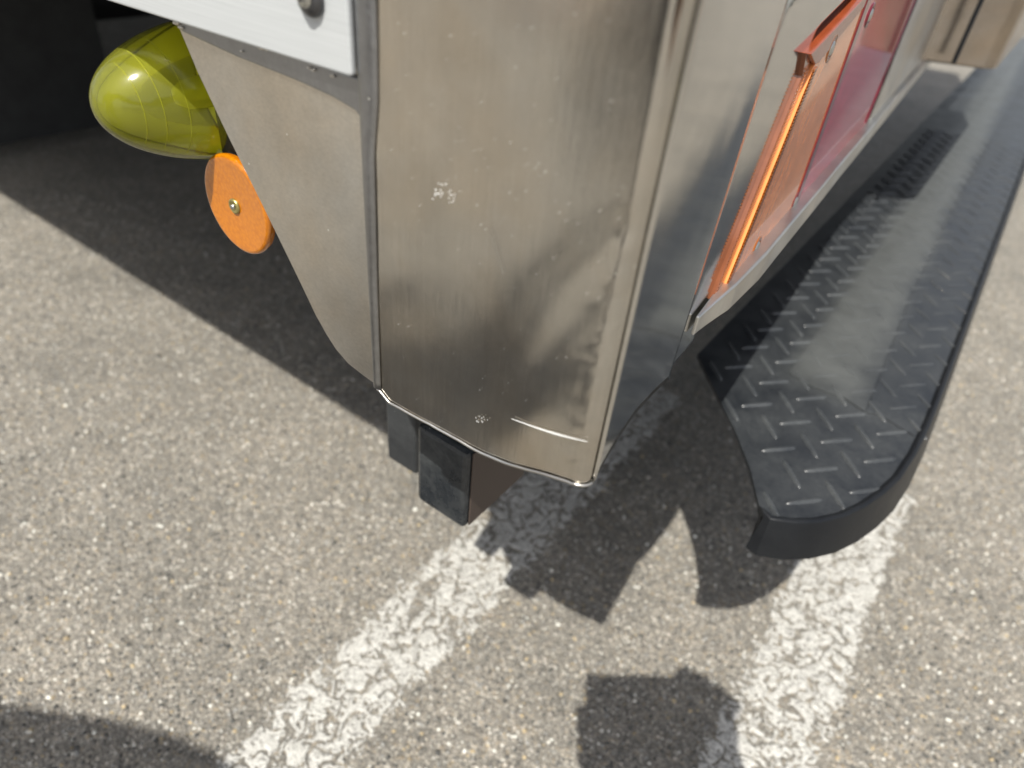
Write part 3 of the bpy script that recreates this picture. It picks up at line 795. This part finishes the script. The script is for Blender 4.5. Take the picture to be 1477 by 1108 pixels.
# ------------------------------------------------------------------ the phone and the person holding it (unseen; widened and enlarged to cast the shadows and reflections in view)
SH = np.array([-.06, -.045, 0.])
def K(x, y, z): return CAM + right * x + down * y + fwd * z          # from the lens: right, down, forward
ph = slab([K(-.040, -.025, -.014), K(.158, -.025, -.014), K(.158, .098, -.014), K(-.040, .098, -.014)], fwd * .0095, 'phone', M_black, bevel=.003)
tag(ph, 'unseen black phone held level in both hands, enlarged to cast the square shadow beside the worn line', 'phone')
me_s = slab([K(-.036, -.021, -.0146), K(.154, -.021, -.0146), K(.154, .094, -.0146), K(-.036, .094, -.0146)], fwd * .0006, 'screen', mat('phone_screen', (.02, .02, .025), .05), ph, bevel=.0002)
P = {}; E_ = []; RAD = []
PV = []
def jn(name, co, r, prev=None):
    P[name] = len(PV); co = np.array(co, float); PV.append(co + (SH if co[0] < -.5 else 0)); RAD.append(r)
    if prev: E_.append((P[prev], P[name]))
jn('pelvis', (-1.15, -.66, .98), .21)
jn('belly', (-1.13, -.56, 1.12), .20, 'pelvis'); jn('chest', (-1.10, -.44, 1.27), .22, 'belly'); jn('neckb', (-1.20, -.48, 1.42), .09, 'chest')
jn('neck', (-1.25, -.50, 1.48), .075, 'neckb'); jn('head', (-1.30, -.50, 1.58), .115, 'neck'); jn('crown', (-1.30, -.50, 1.66), .10, 'head')
jn('shR', (-.63, -.37, 1.36), .09, 'chest'); jn('elR', (-.24, -.46, 1.05), .066, 'shR'); jn('wrR', K(.15, .22, -.08), .045, 'elR'); jn('palR', K(.105, .130, -.040), .052, 'wrR'); jn('palR2', K(.030, .095, -.035), .045, 'palR'); jn('palR3', K(.170, .060, -.035), .052, 'palR'); jn('palR4', K(.080, .088, -.032), .062, 'palR3'); jn('palR5', K(.142, .032, -.032), .058, 'palR3')
jn('shL', (-1.48, -.38, 1.36), .13, 'chest'); jn('elL', (-1.58, -.50, .98), .062, 'shL'); jn('wrL', (-1.42, -.38, .84), .037, 'elL'); jn('palL', (-1.36, -.33, .80), .040, 'wrL')
for k, (sx) in (('R', .16), ('L', -.16)):
    jn('hip' + k, (-1.15 + sx, -.68, .90), .15, 'pelvis'); jn('knee' + k, (-1.13 + sx * 1.3, -.58, .52), .10, 'hip' + k)
    jn('ank' + k, (-1.15 + sx * 1.5, -.80, .10), .06, 'knee' + k); jn('toe' + k, (-1.12 + sx * 1.6, -.60, .045), .055, 'ank' + k)
for i in range(4):                                     # fingers round the front edge of the phone
    y0 = .035 + i * .021
    jn(f'f{i}a', K(.002, y0 + .012, -.030), .014, 'palR2'); jn(f'f{i}b', K(-.040, y0, -.018), .013, f'f{i}a'); jn(f'f{i}c', K(-.052 + .003 * i, y0 - .006, .000), .011, f'f{i}b')
    jn(f'g{i}a', np.array((-1.37 + .018 * i, -.28, .76)), .011, 'palL'); jn(f'g{i}b', np.array((-1.37 + .018 * i, -.26, .72)), .010, f'g{i}a'); jn(f'g{i}c', np.array((-1.37 + .018 * i, -.28, .695)), .009, f'g{i}b')
jn('t1', K(.180, .02, -.030), .026, 'palR3'); jn('t2', K(.145, -.012, -.022), .019, 't1'); jn('t3', K(.100, -.034, -.016), .016, 't2')
jn('u1', np.array((-1.41, -.31, .775)), .014, 'palL'); jn('u2', np.array((-1.425, -.28, .74)), .012, 'u1')
me = bpy.data.meshes.new('m'); me.from_pydata([tuple(map(float, p)) for p in PV], E_, []); me.update()
po = bpy.data.objects.new('person', me); COL.objects.link(po)
po.modifiers.new('skin', 'SKIN').use_smooth_shade = True; po.modifiers.new('sub', 'SUBSURF').levels = 1
for i, r in enumerate(RAD): me.skin_vertices[0].data[i].radius = (r, r)
me.skin_vertices[0].data[0].use_root = True
dg = bpy.context.evaluated_depsgraph_get(); dg.update()
me2 = bpy.data.meshes.new_from_object(po.evaluated_get(dg)); bpy.data.objects.remove(po)
M_cloth = mat('dark_jacket', (.035, .038, .045), .85); M_skin = mat('skin', (.45, .27, .19), .5); M_trs = mat('work_trousers', (.05, .05, .052), .85)
person = link(me2, 'person', None, smooth=True)
for mm in (M_cloth, M_skin, M_trs): me2.materials.append(mm)
cc_ = WL['person'] if person.name == 'person' else WL[person.name]
hp = [PV[P['wrR']], PV[P['wrL']]]
for pl_ in me2.polygons:
    c_ = np.array(pl_.center) + cc_
    isk = c_[2] > 1.46 or np.linalg.norm(c_ - PV[P['palR']]) < .095 or np.linalg.norm(c_ - PV[P['palL']]) < .11
    pl_.material_index = 1 if isk else (2 if c_[2] < .98 and c_[0] < -.7 and np.linalg.norm(c_ - PV[P['elL']]) > .2 and c_[2] < .95 else 0)
tag(person, 'photographer in a dark jacket and brimmed hat bending forward to hold the phone', 'person')
hat = link(lathe([(-.005, .145), (.0, .147), (.01, .135), (.02, .118), (.07, .112), (.105, .09), (.118, .05), (.12, .0001)], np.array((-1.30, -.50, 1.615)) + SH, np.array([0, 0, 1.]), 48), 'hat', M_cloth, person, smooth=True)
